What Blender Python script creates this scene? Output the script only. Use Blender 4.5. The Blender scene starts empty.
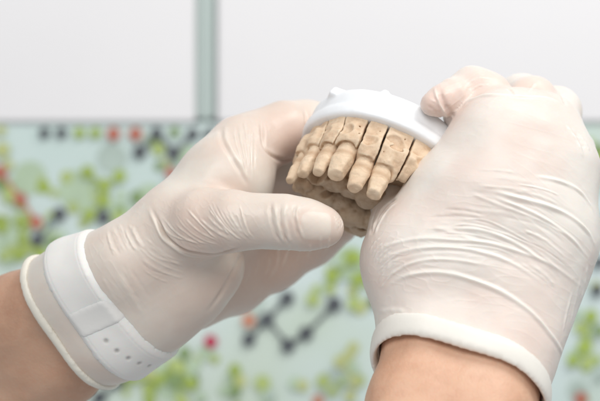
import bpy, math
import numpy as np
from mathutils import Vector
from mathutils.bvhtree import BVHTree
from mathutils.kdtree import KDTree

MM = 0.001
D = 600.0                      # camera distance to the focus plane, mm
K = 220.0 / 600.0              # mm per photo pixel in the focus plane
HV = 0.85                      # voxel size for the hands, mm
sc = bpy.context.scene
C = sc.collection
F = np.float32

def at(px, py, y=0.0):
    """a point of the place (mm) seen at photo pixel (px,py) at depth y"""
    s = K * (D + y) / D
    return np.array([(px - 300) * s, y, (200.5 - py) * s])

def rr(r, y=0.0):
    return r * K * (D + y) / D

# ------------------------------------------------------------------ objects
def link(o, parent=None):
    C.objects.link(o)
    if parent: o.parent = parent
    return o

def thing(name, label, cat, loc=(0, 0, 0), group=None):
    o = bpy.data.objects.new(name, None)
    o.location = Vector(loc) * MM
    o.empty_display_size = 0.02
    o['label'] = label; o['category'] = cat
    if group: o['group'] = group
    return link(o)

def mesh_obj(name, V, Fc, mats, parent=None, smooth=True, attrs=None, mat_idx=None):
    """V in mm, world coordinates"""
    off = np.array(parent_world(parent)) if parent else np.zeros(3)
    V = (np.asarray(V, dtype=np.float64) * MM) - off
    me = bpy.data.meshes.new(name)
    me.from_pydata(V.tolist(), [], Fc.tolist() if hasattr(Fc, 'tolist') else Fc)
    if not isinstance(mats, (list, tuple)): mats = [mats]
    for m in mats: me.materials.append(m)
    if mat_idx is not None:
        me.polygons.foreach_set('material_index', mat_idx)
    me.polygons.foreach_set('use_smooth', [smooth] * len(me.polygons))
    if attrs:
        for k, a in attrs.items():
            at_ = me.attributes.new(k, 'FLOAT', 'POINT')
            at_.data.foreach_set('value', np.asarray(a, dtype=F))
    me.update()
    o = bpy.data.objects.new(name, me)
    return link(o, parent)

def parent_world(p):
    v = Vector((0, 0, 0))
    while p:
        v += p.location; p = p.parent
    return v

# ------------------------------------------------------------------ fields
class Grid:
    def __init__(s, lo, hi, h):
        s.h = h; s.lo = np.array(lo, dtype=float)
        n = np.ceil((np.array(hi) - s.lo) / h).astype(int) + 1
        s.n = n
        s.X = (s.lo[0] + h * np.arange(n[0], dtype=F))[:, None, None].astype(F)
        s.Y = (s.lo[1] + h * np.arange(n[1], dtype=F))[None, :, None].astype(F)
        s.Z = (s.lo[2] + h * np.arange(n[2], dtype=F))[None, None, :].astype(F)
    def plane(s, c, n):
        n = np.array(n, float); n /= np.linalg.norm(n)
        return ((s.X - F(c[0])) * F(n[0]) + (s.Y - F(c[1])) * F(n[1]) + (s.Z - F(c[2])) * F(n[2]))
    def cone(s, a, b, r1, r2):
        a = np.array(a, float); b = np.array(b, float); ab = b - a
        L2 = max(float(ab @ ab), 1e-6)
        x, y, z = s.X - F(a[0]), s.Y - F(a[1]), s.Z - F(a[2])
        t = (x * F(ab[0]) + y * F(ab[1]) + z * F(ab[2])) / F(L2)
        np.clip(t, 0, 1, out=t)
        d = (x - t * F(ab[0])) ** 2 + (y - t * F(ab[1])) ** 2 + (z - t * F(ab[2])) ** 2
        np.sqrt(d, out=d)
        d -= F(r1) + t * F(r2 - r1)
        return d
    def ell(s, c, r, M=None):
        x, y, z = s.X - F(c[0]), s.Y - F(c[1]), s.Z - F(c[2])
        if M is not None:
            M = np.asarray(M, F)
            x, y, z = (M[0][0]*x + M[0][1]*y + M[0][2]*z, M[1][0]*x + M[1][1]*y + M[1][2]*z, M[2][0]*x + M[2][1]*y + M[2][2]*z)
        k = np.sqrt((x / F(r[0])) ** 2 + (y / F(r[1])) ** 2 + (z / F(r[2])) ** 2)
        return (k - 1) * F(min(r))

def smin(a, b, k):
    h = np.maximum(F(k) - np.abs(a - b), 0) / F(k)
    return np.minimum(a, b) - h * h * F(k * 0.25)

def smax(a, b, k):
    return -smin(-a, -b, k)

def surface_nets(Dg, g):
    """iso surface of Dg<0, returns verts (mm) and quads"""
    Dg = np.ascontiguousarray(Dg.astype(F))
    nx, ny, nz = Dg.shape
    ins = Dg < 0
    cnt = np.zeros((nx-1, ny-1, nz-1), dtype=np.int8)
    for i in (0, 1):
        for j in (0, 1):
            for k in (0, 1):
                cnt += ins[i:nx-1+i, j:ny-1+j, k:nz-1+k]
    act = np.argwhere((cnt > 0) & (cnt < 8))
    idx = -np.ones((nx-1, ny-1, nz-1), dtype=np.int32)
    idx[act[:, 0], act[:, 1], act[:, 2]] = np.arange(len(act))
    val = {}
    for i in (0, 1):
        for j in (0, 1):
            for k in (0, 1):
                val[(i, j, k)] = Dg[act[:, 0]+i, act[:, 1]+j, act[:, 2]+k].astype(np.float64)
    pos = np.zeros((len(act), 3)); num = np.zeros(len(act))
    for a in val:
        for ax in range(3):
            if a[ax] == 0:
                b = list(a); b[ax] = 1; b = tuple(b)
                va, vb = val[a], val[b]
                cr = (va < 0) != (vb < 0)
                t = np.where(cr, va / np.where(cr, va - vb, 1), 0)
                p = np.zeros((len(act), 3)); p += np.array(a)
                p[:, ax] = t
                pos += p * cr[:, None]; num += cr
    V = g.lo + g.h * (act + pos / num[:, None])
    quads = []
    for ax in range(3):
        o1, o2 = [(1, 2), (2, 0), (0, 1)][ax]
        sl0 = [slice(None)] * 3; sl1 = [slice(None)] * 3
        sl0[ax] = slice(0, -1); sl1[ax] = slice(1, None)
        A, B = ins[tuple(sl0)], ins[tuple(sl1)]
        e = np.argwhere(A != B)
        ok = (e[:, o1] > 0) & (e[:, o2] > 0) & (e[:, o1] < Dg.shape[o1]-1) & (e[:, o2] < Dg.shape[o2]-1)
        e = e[ok]
        def c(d1, d2):
            q = e.copy(); q[:, o1] -= d1; q[:, o2] -= d2
            return idx[q[:, 0], q[:, 1], q[:, 2]]
        q = np.stack([c(1, 1), c(0, 1), c(0, 0), c(1, 0)], 1)
        fl = ~A[e[:, 0], e[:, 1], e[:, 2]]
        q[fl] = q[fl][:, ::-1]
        quads.append(q)
    Q = np.concatenate(quads)
    Q = Q[(Q >= 0).all(1)]
    return V, Q

def relax(V, Q, it=2, lam=0.5):
    n = len(V)
    E = np.concatenate([Q[:, [0, 1]], Q[:, [1, 2]], Q[:, [2, 3]], Q[:, [3, 0]]])
    E = np.concatenate([E, E[:, ::-1]])
    deg = np.bincount(E[:, 0], minlength=n)[:, None]
    for _ in range(it):
        for l in (lam, -lam * 1.03):
            S = np.stack([np.bincount(E[:, 0], weights=V[E[:, 1], c], minlength=n) for c in range(3)], 1)
            V = V + l * (S / deg - V)
    return V

def largest(V, Q):
    """keep the largest connected piece"""
    lab = np.arange(len(V))
    while True:
        m = lab[Q].min(1); new = lab.copy()
        for k in range(4): np.minimum.at(new, Q[:, k], m)
        new = new[new]
        if (new == lab).all(): break
        lab = new
    u, c = np.unique(lab, return_counts=True)
    keep = lab == u[c.argmax()]
    mp = np.cumsum(keep) - 1
    return V[keep], mp[Q[keep[Q[:, 0]]]]

def subdivide(V, Q):
    me = bpy.data.meshes.new('tmp'); me.from_pydata(V.tolist(), [], Q.tolist())
    o = bpy.data.objects.new('tmp', me); C.objects.link(o)
    m = o.modifiers.new('s', 'SUBSURF'); m.levels = 1; m.render_levels = 1
    dg = bpy.context.evaluated_depsgraph_get(); dg.update()
    e = o.evaluated_get(dg).to_mesh()
    nv = len(e.vertices); v = np.empty(nv * 3, F); e.vertices.foreach_get('co', v)
    nf = len(e.polygons); f = np.empty(nf * 4, np.int32); e.polygons.foreach_get('vertices', f)
    V2 = v.reshape(-1, 3).astype(float); Q2 = f.reshape(-1, 4).copy()
    o.evaluated_get(dg).to_mesh_clear()
    bpy.data.objects.remove(o); bpy.data.meshes.remove(me)
    return V2, Q2

def normals(V, Q):
    n = np.cross(V[Q[:, 2]] - V[Q[:, 0]], V[Q[:, 3]] - V[Q[:, 1]])
    N = np.zeros_like(V)
    for c in range(3):
        N[:, c] = sum(np.bincount(Q[:, k], weights=n[:, c], minlength=len(V)) for k in range(4))
    return N / np.maximum(np.linalg.norm(N, axis=1), 1e-12)[:, None]

def vnoise(P, scale, seed=0, octaves=1):
    """value noise, range about -1..1"""
    out = np.zeros(P.shape[0] if P.ndim == 2 else P.shape[:-1]); amp = 1.0
    for o in range(octaves):
        q = P / scale + 17.3 * (o + 1) + seed * 5.13
        i = np.floor(q).astype(np.int64); f = q - i; f = f * f * (3 - 2 * f)
        r = 0
        for a in (0, 1):
            for b in (0, 1):
                for c in (0, 1):
                    h = ((i[..., 0]+a) * 374761393 + (i[..., 1]+b) * 668265263 + (i[..., 2]+c) * 2147483647 + seed * 974711) & 0x7fffffff
                    h = (h ^ (h >> 13)) * 1274126177 & 0x7fffffff
                    h = (h ^ (h >> 16)) & 0xffff
                    w = (f[..., 0] if a else 1-f[..., 0]) * (f[..., 1] if b else 1-f[..., 1]) * (f[..., 2] if c else 1-f[..., 2])
                    r = r + w * (h / 32767.5 - 1)
        out += amp * r; amp *= 0.5; scale *= 0.5
    return out

# ------------------------------------------------------------------ materials
def new_mat(name):
    m = bpy.data.materials.new(name); m.use_nodes = True
    nt = m.node_tree; b = nt.nodes['Principled BSDF']
    return m, nt, b

def node(nt, t, **kw):
    n = nt.nodes.new(t)
    for k, v in kw.items(): setattr(n, k, v)
    return n

def ramp(nt, fac, stops):
    r = node(nt, 'ShaderNodeValToRGB')
    el = r.color_ramp.elements
    while len(el) < len(stops): el.new(0.5)
    for e, (p, c) in zip(el, stops):
        e.position = p; e.color = (*c, 1)
    nt.links.new(fac, r.inputs[0])
    return r.outputs[0]

def noise(nt, scale, detail=3, rough=0.5, vec=None, dist=0):
    n = node(nt, 'ShaderNodeTexNoise')
    n.inputs['Scale'].default_value = scale; n.inputs['Detail'].default_value = detail
    n.inputs['Roughness'].default_value = rough; n.inputs['Distortion'].default_value = dist
    if vec is None:
        tc = node(nt, 'ShaderNodeTexCoord'); vec = tc.outputs['Object']
    nt.links.new(vec, n.inputs['Vector'])
    return n.outputs[0]

def mixc(nt, fac, a, b, mode='MIX'):
    m = node(nt, 'ShaderNodeMix', data_type='RGBA', blend_type=mode)
    if hasattr(fac, 'links'): nt.links.new(fac, m.inputs[0])
    else: m.inputs[0].default_value = fac
    for s, v in ((6, a), (7, b)):
        if hasattr(v, 'links'): nt.links.new(v, m.inputs[s])
        else: m.inputs[s].default_value = (*v, 1)
    return m.outputs[2]

def bump(nt, b, h, strength, dist, prev=None):
    n = node(nt, 'ShaderNodeBump')
    n.inputs['Strength'].default_value = strength; n.inputs['Distance'].default_value = dist
    nt.links.new(h, n.inputs['Height'])
    if prev is not None: nt.links.new(prev, n.inputs['Normal'])
    nt.links.new(n.outputs[0], b.inputs['Normal'])
    return n.outputs[0]

def attr(nt, name):
    a = node(nt, 'ShaderNodeAttribute', attribute_name=name)
    return a.outputs['Fac']

def mat_latex(name, base, pink, thick, sss=0.25):
    m, nt, b = new_mat(name)
    n1 = noise(nt, 28, 4, 0.55)
    c = mixc(nt, ramp(nt, n1, [(0.42, (0, 0, 0)), (0.72, (1, 1, 1))]), base, pink)
    c = mixc(nt, attr(nt, 'pinkness'), c, (pink[0]*0.95, pink[1]*0.83, pink[2]*0.79))  # pink flesh tone, darkened so it also carries finger shading
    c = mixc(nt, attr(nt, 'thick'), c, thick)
    c = mixc(nt, attr(nt, 'nail'), c, (0.84, 0.79, 0.70))
    nt.links.new(c, b.inputs['Base Color'])
    b.inputs['Roughness'].default_value = 0.42
    b.inputs['IOR'].default_value = 1.42
    b.inputs['Subsurface Weight'].default_value = sss
    b.inputs['Subsurface Radius'].default_value = (1, 0.55, 0.35)
    b.inputs['Subsurface Scale'].default_value = 0.0025
    r = ramp(nt, noise(nt, 90, 3), [(0.3, (0.30,)*3), (0.7, (0.48,)*3)])
    nt.links.new(r, b.inputs['Roughness'])
    tc = node(nt, 'ShaderNodeTexCoord')
    p = bump(nt, b, noise(nt, 150, 3, 0.5), 0.25, 0.0005)
    bump(nt, b, noise(nt, 2600, 2), 0.12, 0.0001, p)
    return m

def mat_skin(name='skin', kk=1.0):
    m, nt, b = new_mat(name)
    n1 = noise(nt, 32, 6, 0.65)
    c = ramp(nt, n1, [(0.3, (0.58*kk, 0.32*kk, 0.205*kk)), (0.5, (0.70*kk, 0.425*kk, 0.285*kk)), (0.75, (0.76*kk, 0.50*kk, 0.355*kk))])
    sp = ramp(nt, noise(nt, 240, 3), [(0.52, (0, 0, 0)), (0.75, (0.28,)*3)])
    c = mixc(nt, sp, c, (0.56, 0.27, 0.17))
    nt.links.new(c, b.inputs['Base Color'])
    b.inputs['Roughness'].default_value = 0.5
    b.inputs['Subsurface Weight'].default_value = 0.3
    b.inputs['Subsurface Radius'].default_value = (1, 0.35, 0.2)
    b.inputs['Subsurface Scale'].default_value = 0.004
    v = node(nt, 'ShaderNodeTexVoronoi'); v.inputs['Scale'].default_value = 1100
    tc = node(nt, 'ShaderNodeTexCoord'); nt.links.new(tc.outputs['Object'], v.inputs['Vector'])
    p = bump(nt, b, v.outputs['Distance'], 0.3, 0.00025)
    p = bump(nt, b, noise(nt, 140, 4), 0.4, 0.0008, p)
    wv = node(nt, 'ShaderNodeTexWave'); wv.inputs['Scale'].default_value = 9; wv.inputs['Distortion'].default_value = 9; wv.inputs['Detail'].default_value = 2; wv.inputs['Detail Scale'].default_value = 1.2
    nt.links.new(tc.outputs['Object'], wv.inputs['Vector'])
    bump(nt, b, ramp(nt, wv.outputs[0], [(0.80, (0, 0, 0)), (1.0, (1, 1, 1))]), 0.12, 0.0012, p)
    return m

def mat_stone(name, dark=1.0):
    m, nt, b = new_mat(name)
    k = dark
    c = ramp(nt, noise(nt, 150, 8, 0.7), [(0.3, (0.53*k, 0.36*k, 0.235*k)), (0.5, (0.66*k, 0.49*k, 0.335*k)), (0.72, (0.76*k, 0.605*k, 0.45*k))])
    sp = ramp(nt, noise(nt, 700, 3, 0.7), [(0.62, (0, 0, 0)), (0.74, (0.4,)*3)])
    c = mixc(nt, sp, c, (0.36*k, 0.21*k, 0.10*k))
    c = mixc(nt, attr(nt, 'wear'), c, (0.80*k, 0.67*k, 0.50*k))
    c = mixc(nt, attr(nt, 'stain_shade'), c, (0.40*k, 0.23*k, 0.12*k))  # orange stain, together with shade painted into the recesses
    nt.links.new(c, b.inputs['Base Color'])
    b.inputs['Roughness'].default_value = 0.62
    b.inputs['Specular IOR Level'].default_value = 0.35
    b.inputs['Subsurface Weight'].default_value = 0.06
    b.inputs['Subsurface Scale'].default_value = 0.001
    p = bump(nt, b, noise(nt, 300, 6, 0.65), 0.45, 0.0006)
    bump(nt, b, noise(nt, 2500, 3), 0.25, 0.00015, p)
    return m

def mat_plain(name, col, rough=0.5, sss=0, var=0.04, scale=30, bmp=0.0, spec=0.5):
    m, nt, b = new_mat(name)
    lo = tuple(max(0, x * (1 - var)) for x in col); hi = tuple(min(1, x * (1 + var)) for x in col)
    nt.links.new(ramp(nt, noise(nt, scale, 4), [(0.3, lo), (0.7, hi)]), b.inputs['Base Color'])
    b.inputs['Roughness'].default_value = rough
    b.inputs['Specular IOR Level'].default_value = spec
    if sss:
        b.inputs['Subsurface Weight'].default_value = sss
        b.inputs['Subsurface Radius'].default_value = (1, 0.95, 0.9)
        b.inputs['Subsurface Scale'].default_value = 0.004
    if bmp: bump(nt, b, noise(nt, 600, 4), bmp, 0.0003)
    return m

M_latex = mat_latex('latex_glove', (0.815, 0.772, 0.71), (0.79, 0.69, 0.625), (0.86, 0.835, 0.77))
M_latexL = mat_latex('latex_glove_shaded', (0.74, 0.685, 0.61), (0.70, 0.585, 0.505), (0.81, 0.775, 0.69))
M_cuff = mat_plain('rolled_latex', (0.83, 0.795, 0.725), 0.45, 0.25, 0.03, 60, 0.15)
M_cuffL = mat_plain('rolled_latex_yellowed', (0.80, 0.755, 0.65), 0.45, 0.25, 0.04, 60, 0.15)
M_skin = mat_skin()
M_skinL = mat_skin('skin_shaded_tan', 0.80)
M_stone = mat_stone('gypsum_stone')
M_tooth = mat_stone('gypsum_stone_tooth', 1.04)
M_block = mat_stone('gypsum_stone_shaded', 0.80)  # same stone as the front, shade put into a darker colour
M_plate = mat_plain('white_plastic', (0.86, 0.875, 0.89), 0.38, 0.35, 0.01, 40, 0.05)
M_strap = mat_plain('white_silicone', (0.82, 0.82, 0.81), 0.5, 0.2, 0.03, 70, 0.1)

# ------------------------------------------------------------------ camera
cam = bpy.data.cameras.new('camera'); camo = bpy.data.objects.new('camera', cam); link(camo)
camo.location = (0, -D * MM, 0); camo.rotation_euler = (math.radians(90), 0, 0)
cam.lens = 36 * D / 220.0; cam.sensor_width = 36; cam.clip_start = 0.01; cam.clip_end = 20
cam.dof.use_dof = True; cam.dof.focus_distance = (D - 4) * MM; cam.dof.aperture_fstop = 8.0
cam.dof.aperture_blades = 0
sc.camera = camo

# ------------------------------------------------------------------ folds in the glove
def spline(pts, n=14):
    P = np.array(pts, float)
    if len(P) == 2: P = np.array([P[0], (P[0]+P[1])/2, P[1]])
    P = np.vstack([2*P[0]-P[1], P, 2*P[-1]-P[-2]])
    out = []
    for i in range(1, len(P)-2):
        for t in np.linspace(0, 1, n, endpoint=False):
            a, b, c, d = P[i-1:i+3]
            out.append(0.5*((2*b)+(-a+c)*t+(2*a-5*b+4*c-d)*t*t+(-a+3*b-3*c+d)*t**3))
    out.append(P[-2])
    return np.array(out)

def family(a, b, n, amp, w, seed=0, jit=2.0):
    """n folds between guide folds a and b (same number of points)"""
    rng = np.random.RandomState(seed); res = []
    a = np.array(a, float); b = np.array(b, float)
    for i in range(n):
        t = (i + rng.uniform(-.25, .25)) / max(n-1, 1)
        p = a * (1-t) + b * t + rng.uniform(-jit, jit, a.shape)
        lo = rng.uniform(0, .25); hi = rng.uniform(.75, 1)
        s = spline(p, 8); m = len(s); s = s[int(lo*m):max(int(hi*m), int(lo*m)+4)]
        res.append((s[::3], amp * rng.uniform(.5, 1.3) * rng.choice([1, 1, 1, -0.7]), w * rng.uniform(.7, 1.25)))
    return res

def fold_displace(V, Q, folds, bvh):
    """folds: (photo-plane polyline, height mm, width mm): laid onto the skin of the glove, then raised or sunk there"""
    N = normals(V, Q)
    cam_p = Vector((0, -D, 0))
    disp = np.zeros(len(V)); thick = np.zeros(len(V))
    for pts, A, w in folds:
        s = spline(pts)
        P = []
        for q in s:
            d = Vector(at(q[0], q[1], 0)) - cam_p; d.normalize()
            h = bvh.ray_cast(cam_p, d)
            P.append(None if h[0] is None else np.array(h[0]))
        n = len(P)
        ts = [i/(n-1) for i in range(n) if P[i] is not None]; P = [p for p in P if p is not None]
        if len(P) < 3: continue
        P = np.array(P); ts = np.array(ts)
        R = 3.2 * abs(w)
        box = ((V > P.min(0) - R) & (V < P.max(0) + R)).all(1)
        ids = np.nonzero(box)[0]
        if len(ids) == 0: continue
        X = V[ids]
        best = np.full(len(ids), 1e9); bt = np.zeros(len(ids))
        for i in range(len(P)-1):
            a, b = P[i], P[i+1]; ab = b-a; L = ab @ ab
            if L > 36 or L < 1e-9: continue
            t = np.clip(((X-a) @ ab)/L, 0, 1)
            dd = np.linalg.norm(X - a - t[:, None]*ab, axis=1)
            m = dd < best; best[m] = dd[m]; bt[m] = ts[i] + t[m]*(ts[i+1]-ts[i])
        taper = np.clip(np.minimum(bt, 1-bt)/0.22, 0, 1); taper = taper*taper*(3-2*taper)
        g = np.exp(-(best/w)**2); g2 = np.exp(-(best/(2.1*w))**2)
        wob = 1 + 0.25*np.sin(bt*23+A*100)
        disp[ids] += 0.8*A*wob*taper*(1.2*g - 0.45*g2)
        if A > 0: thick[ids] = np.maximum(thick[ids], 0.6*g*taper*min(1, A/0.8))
    return V + N*disp[:, None], disp, thick

def creases(V, along, la, lc, seed, power=3.0):
    """fine stretched creases, 0..1, running along a direction"""
    a = np.array(along, float); a /= np.linalg.norm(a)
    t = V @ a
    P = (V - t[:, None]*a)/lc + (t[:, None]*a)/la
    P = P + 0.15*np.stack([vnoise(V, 11, seed+1), vnoise(V, 13, seed+2), vnoise(V, 12, seed+3)], 1)
    n = vnoise(P, 1.0, seed)
    return (1 - np.minimum(np.abs(n)*1.6, 1))**power

def near(V, c, r):
    d = np.linalg.norm(V - np.array(c), axis=1)
    return np.exp(-(d/r)**2)

def chain(g, pts, k=6.0):
    """pts: list of (px,py,y,r_px)"""
    d = None
    for a, b in zip(pts[:-1], pts[1:]):
        c = g.cone(at(*a[:3]), at(*b[:3]), rr(a[3], a[2]), rr(b[3], b[2]))
        d = c if d is None else smin(d, c, k)
    return d
# ------------------------------------------------------------------ left hand (photo left)
def build_left():
    g = Grid((-134, -32, -92), (34, 100, 46), HV)
    # forearm and wrist: two bones side by side make the oval section
    d = chain(g, [(-60, 372, 62, 52), (20, 318, 42, 49), (80, 285, 24, 42), (126, 266, 16, 40)], 8)
    d = smin(d, chain(g, [(-20, 430, 66, 52), (60, 362, 44, 47), (108, 332, 28, 44), (150, 303, 24, 44)], 8), 12)
    # back of the hand up to the index knuckle
    up = chain(g, [(126, 268, 16, 40), (176, 231, 16, 42), (226, 181, 24, 43), (247, 150, 34, 34)], 8)
    d = smin(d, up, 10)
    # heel of the palm
    heel = chain(g, [(118, 332, 28, 44), (150, 306, 26, 46), (182, 284, 26, 44), (205, 266, 26, 40)], 6)
    d = smin(d, heel, 7)
    # palm web behind thumb and fingers
    web = chain(g, [(190, 250, 40, 40), (235, 215, 48, 38)], 8)
    web = smin(web, chain(g, [(190, 270, 45, 44), (230, 262, 60, 38)], 8), 8)
    d = smin(d, web, 6)
    # thumb
    th = chain(g, [(182, 228, 10, 34), (204, 223, 2, 33), (232, 221, -4, 29), (262, 221, -6, 25), (285, 222, -7, 25.5), (308, 225, -7, 23.5), (324, 227, -7, 20)], 4)
    d = smin(d, th, 4)
    # fingers
    idx = chain(g, [(240, 150, 34, 34), (262, 140, 40, 29), (284, 131, 45, 28), (305, 128, 52, 26), (338, 128, 58, 23)], 4)
    d = smin(d, idx, 3.5)
    mid = chain(g, [(225, 190, 50, 32), (262, 176, 66, 28), (300, 170, 76, 26), (345, 168, 74, 22)], 5)
    d = smin(d, mid, 3)
    rng = chain(g, [(215, 262, 56, 38), (255, 240, 68, 30), (300, 215, 76, 26), (340, 200, 74, 22)], 5)
    d = smin(d, rng, 3)
    lit = chain(g, [(196, 302, 44, 28), (235, 284, 58, 28), (275, 262, 68, 26), (312, 240, 70, 24), (338, 224, 66, 21)], 5)
    d = smin(d, lit, 3.5)
    # cuff plane
    c0 = at(70, 320, 33); nrm = np.array([0.80, -0.34, 0.50]); nrm /= np.linalg.norm(nrm)
    s = g.plane(c0, nrm)
    root = thing('gloved_hand', 'gloved hand with a white strap at the wrist, thumb pressed under the dental cast', 'hand', c0,
                 'gloved hands holding the dental cast')
    # glove
    gl = smax(d, -(s + 0.0), 1.0)
    gl = smax(gl, -smax(d + 1.7, s - 8, 1), 0.8)
    V, Q = largest(*surface_nets(gl, g)); V = relax(V, Q, 3); V, Q = subdivide(V, Q); coarse = BVHTree.FromPolygons(V.tolist(), Q.tolist()); V, Q = subdivide(V, Q)
    F_ = []
    # deep crease between thumb ball and palm heel
    F_ += [([(150, 207), (158, 222), (166, 236), (178, 246), (192, 252), (212, 254), (232, 250), (244, 246)], -2.3, 0.85)]
    F_ += [([(146, 204), (155, 222), (163, 238), (176, 249), (190, 256), (212, 258)], 0.55, 0.9)]
    F_ += family([(153, 212), (170, 232), (190, 243), (215, 249)], [(195, 205), (212, 224), (228, 236), (246, 243)], 8, 0.36, 0.5, 3)
    F_ += family([(140, 230), (155, 245), (175, 256), (200, 262)], [(135, 262), (150, 274), (170, 283), (192, 290)], 7, 0.26, 0.6, 4)
    # wrinkles across the thumb
    F_ += family([(205, 205), (218, 222), (232, 236), (246, 244)], [(238, 198), (243, 215), (250, 232), (262, 246)], 10, 0.32, 0.46, 5, 1.2)
    F_ += [([(271, 200), (271, 215), (275, 232), (282, 245)], -0.6, 0.7), ([(275, 200), (276, 215), (280, 232), (286, 246)], 0.45, 0.7),
           ([(281, 202), (280, 217), (283, 232), (289, 246)], -0.55, 0.6), ([(286, 200), (285, 217), (288, 234), (293, 246)], 0.4, 0.7),
           ([(296, 204), (294, 216), (297, 230), (302, 242)], -0.4, 0.7), ([(299, 203), (297, 216), (300, 230), (306, 243)], 0.3, 0.6)]
    F_ += family([(334, 214), (337, 222), (336, 236)], [(340, 216), (342, 224), (339, 236)], 5, 0.28, 0.4, 6, .8)
    # index root: folds hanging down from the knuckle
    F_ += [([(221, 126), (222, 140), (230, 155), (240, 172), (248, 188)], -0.7, 1.0), ([(225, 124), (227, 140), (235, 155), (244, 170), (250, 184)], 0.5, 0.9)]
    F_ += family([(232, 122), (236, 140), (242, 160), (248, 182)], [(254, 116), (254, 135), (254, 160), (253, 184)], 8, 0.36, 0.6, 7, 1.2)
    F_ += [([(260, 114), (262, 130), (264, 146), (272, 156), (284, 161), (296, 158), (304, 150)], -1.1, 1.0),
           ([(304, 106), (306, 122), (308, 140), (309, 152)], -0.8, 0.8)]
    # back of the hand near the strap, and over the wrist
    F_ += family([(104, 232), (110, 248), (118, 262)], [(128, 216), (138, 240), (152, 262)], 9, 0.28, 0.6, 8)
    F_ += family([(100, 270), (118, 300), (140, 328)], [(126, 258), (144, 290), (166, 318)], 6, 0.2, 0.9, 9)
    # fold from palm heel to little finger
    F_ += [([(244, 250), (238, 262), (230, 278), (218, 298), (206, 314)], -0.9, 1.3)]
    F_ += family([(250, 255), (246, 275), (236, 296)], [(330, 232), (330, 245), (322, 256)], 9, 0.25, 0.6, 10)
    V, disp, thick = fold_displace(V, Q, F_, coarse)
    N = normals(V, Q)
    mk = np.clip(near(V, at(228, 226, -10), 13) + near(V, at(180, 235, 0), 12)*0.8, 0, 1)
    cz = 0.13*mk*creases(V, (0.5, 0.1, -0.85), 30, 1.8, 41)
    cz += 0.12*np.clip(near(V, at(240, 150, 25), 14), 0, 1)*creases(V, (0.2, 0.1, -1), 34, 2.0, 45)
    cz += 0.08*np.clip(near(V, at(130, 260, 0), 20), 0, 1)*creases(V, (0.55, 0.1, -0.8), 34, 2.4, 49)
    cz += 0.14*near(V, at(300, 250, 55), 22)*creases(V, (0.3, 0.1, -1), 30, 2.4, 53)
    cz += 0.03*creases(V, (0.8, 0.1, 0.5), 40, 4, 57)
    V = V + N * (0.16*vnoise(V, 9, 2, 2) + cz)[:, None]
    # nail under the latex
    nc = at(316, 226, -15.5); 
    ax = np.array([1, 0, -0.06]); ax /= np.linalg.norm(ax); up_ = np.array([0.06, 0, 1])
    q = V - nc; a = q @ ax; b = q @ up_
    sd = (np.maximum(np.abs(a)/5.4, 0)**4 + np.maximum(np.abs(b)/5.0, 0)**4)**0.25*5 - 5
    front = (N[:, 1] < -0.25) & (np.abs(q[:, 1]) < 8)
    m = np.where(front, 1/(1+np.exp(np.clip(sd/0.42, -30, 30))), 0)
    V[:, 1] -= 0.32*m; pad = np.where(front, np.exp(-(sd/1.3)**2), 0)*(sd > 0)
    pink = 0.55*near(V, at(330, 226, -6), 10) + 0.9*near(V, at(290, 140, 36), 17) + 0.8*near(V, at(290, 262, 55), 30) + 0.4*near(V, at(190, 215, -8), 14)
    pink += 0.3*pad + 0.36*np.clip(vnoise(V, 15, 5, 3) + .05, 0, 1)
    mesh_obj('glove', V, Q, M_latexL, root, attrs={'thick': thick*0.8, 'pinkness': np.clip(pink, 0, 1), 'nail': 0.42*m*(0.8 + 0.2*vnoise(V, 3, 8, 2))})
    # rolled cuff
    cu = np.sqrt((d - 0.2)**2 + ((s*0.55 - 0.3))**2) - 1.15
    V, Q = surface_nets(cu, g); V = relax(V, Q, 10); V, Q = subdivide(V, Q)
    V = V + normals(V, Q) * (0.25*vnoise(V, 8, 4, 1))[:, None]
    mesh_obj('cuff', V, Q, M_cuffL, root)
    # forearm skin
    fa = smax(d + 2.4, s - 10, 1)
    g_ok = fa
    V, Q = surface_nets(g_ok, g); V = relax(V, Q, 3); V, Q = subdivide(V, Q)
    V = V + normals(V, Q) * (0.5*vnoise(V, 11, 6, 2))[:, None]
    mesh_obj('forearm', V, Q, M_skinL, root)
    # strap round the gloved wrist
    w = s - (21.0)
    st = np.maximum(np.abs(d - 1.7) - 1.5, np.abs(w) - 8.6)
    def band(h, half, soft):
        t = np.clip((half - np.abs(w))/F(soft), 0, 1); t = t*t*(3 - 2*t)
        return smax(smax(d - F(h)*t, -(d + F(0.9)), 0.5), np.abs(w) - F(half), 0.4)
    st = band(1.5, 9.9, 2.8)
    V, Q = surface_nets(st, g); V = relax(V, Q, 4); V, Q = subdivide(V, Q)
    N = normals(V, Q)
    bvh = BVHTree.FromPolygons(V.tolist(), Q.tolist())
    hole = np.zeros(len(V)); cp = Vector((0, -D, 0))
    for (hx, hy) in [(106, 341), (117, 351), (128.5, 358.5), (139.5, 363.5), (149.5, 366), (158, 367)]:
        dr = Vector(at(hx, hy, 0)) - cp; dr.normalize(); h = bvh.ray_cast(cp, dr)
        if h[0] is None: continue
        dist = np.linalg.norm(V - np.array(h[0]), axis=1)
        hole = np.maximum(hole, 1/(1+np.exp(np.clip((dist - 0.8)/0.2, -30, 30))))
    V = V - N*(0.5*hole)[:, None] + N*(0.12*vnoise(V, 8, 9, 2))[:, None]
    sm = np.clip(1 - np.abs(np.abs((V - c0) @ nrm - 21.0) - 6.6)/0.5, 0, 1)
    V = V - N*(0.12*sm)[:, None]
    strap = mesh_obj('wrist_strap', V, Q, M_strap_h, root, attrs={'hole': hole})
    strap['label'] = 'white silicone wrist strap with a row of small holes'
    # keeper loop on the strap
    kc = at(88, 316, 20); kt = np.array([0.42, 0.1, -0.90]); kt /= np.linalg.norm(kt)
    kp = g.plane(kc, kt)
    kf = g.Y - F(22)
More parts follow.
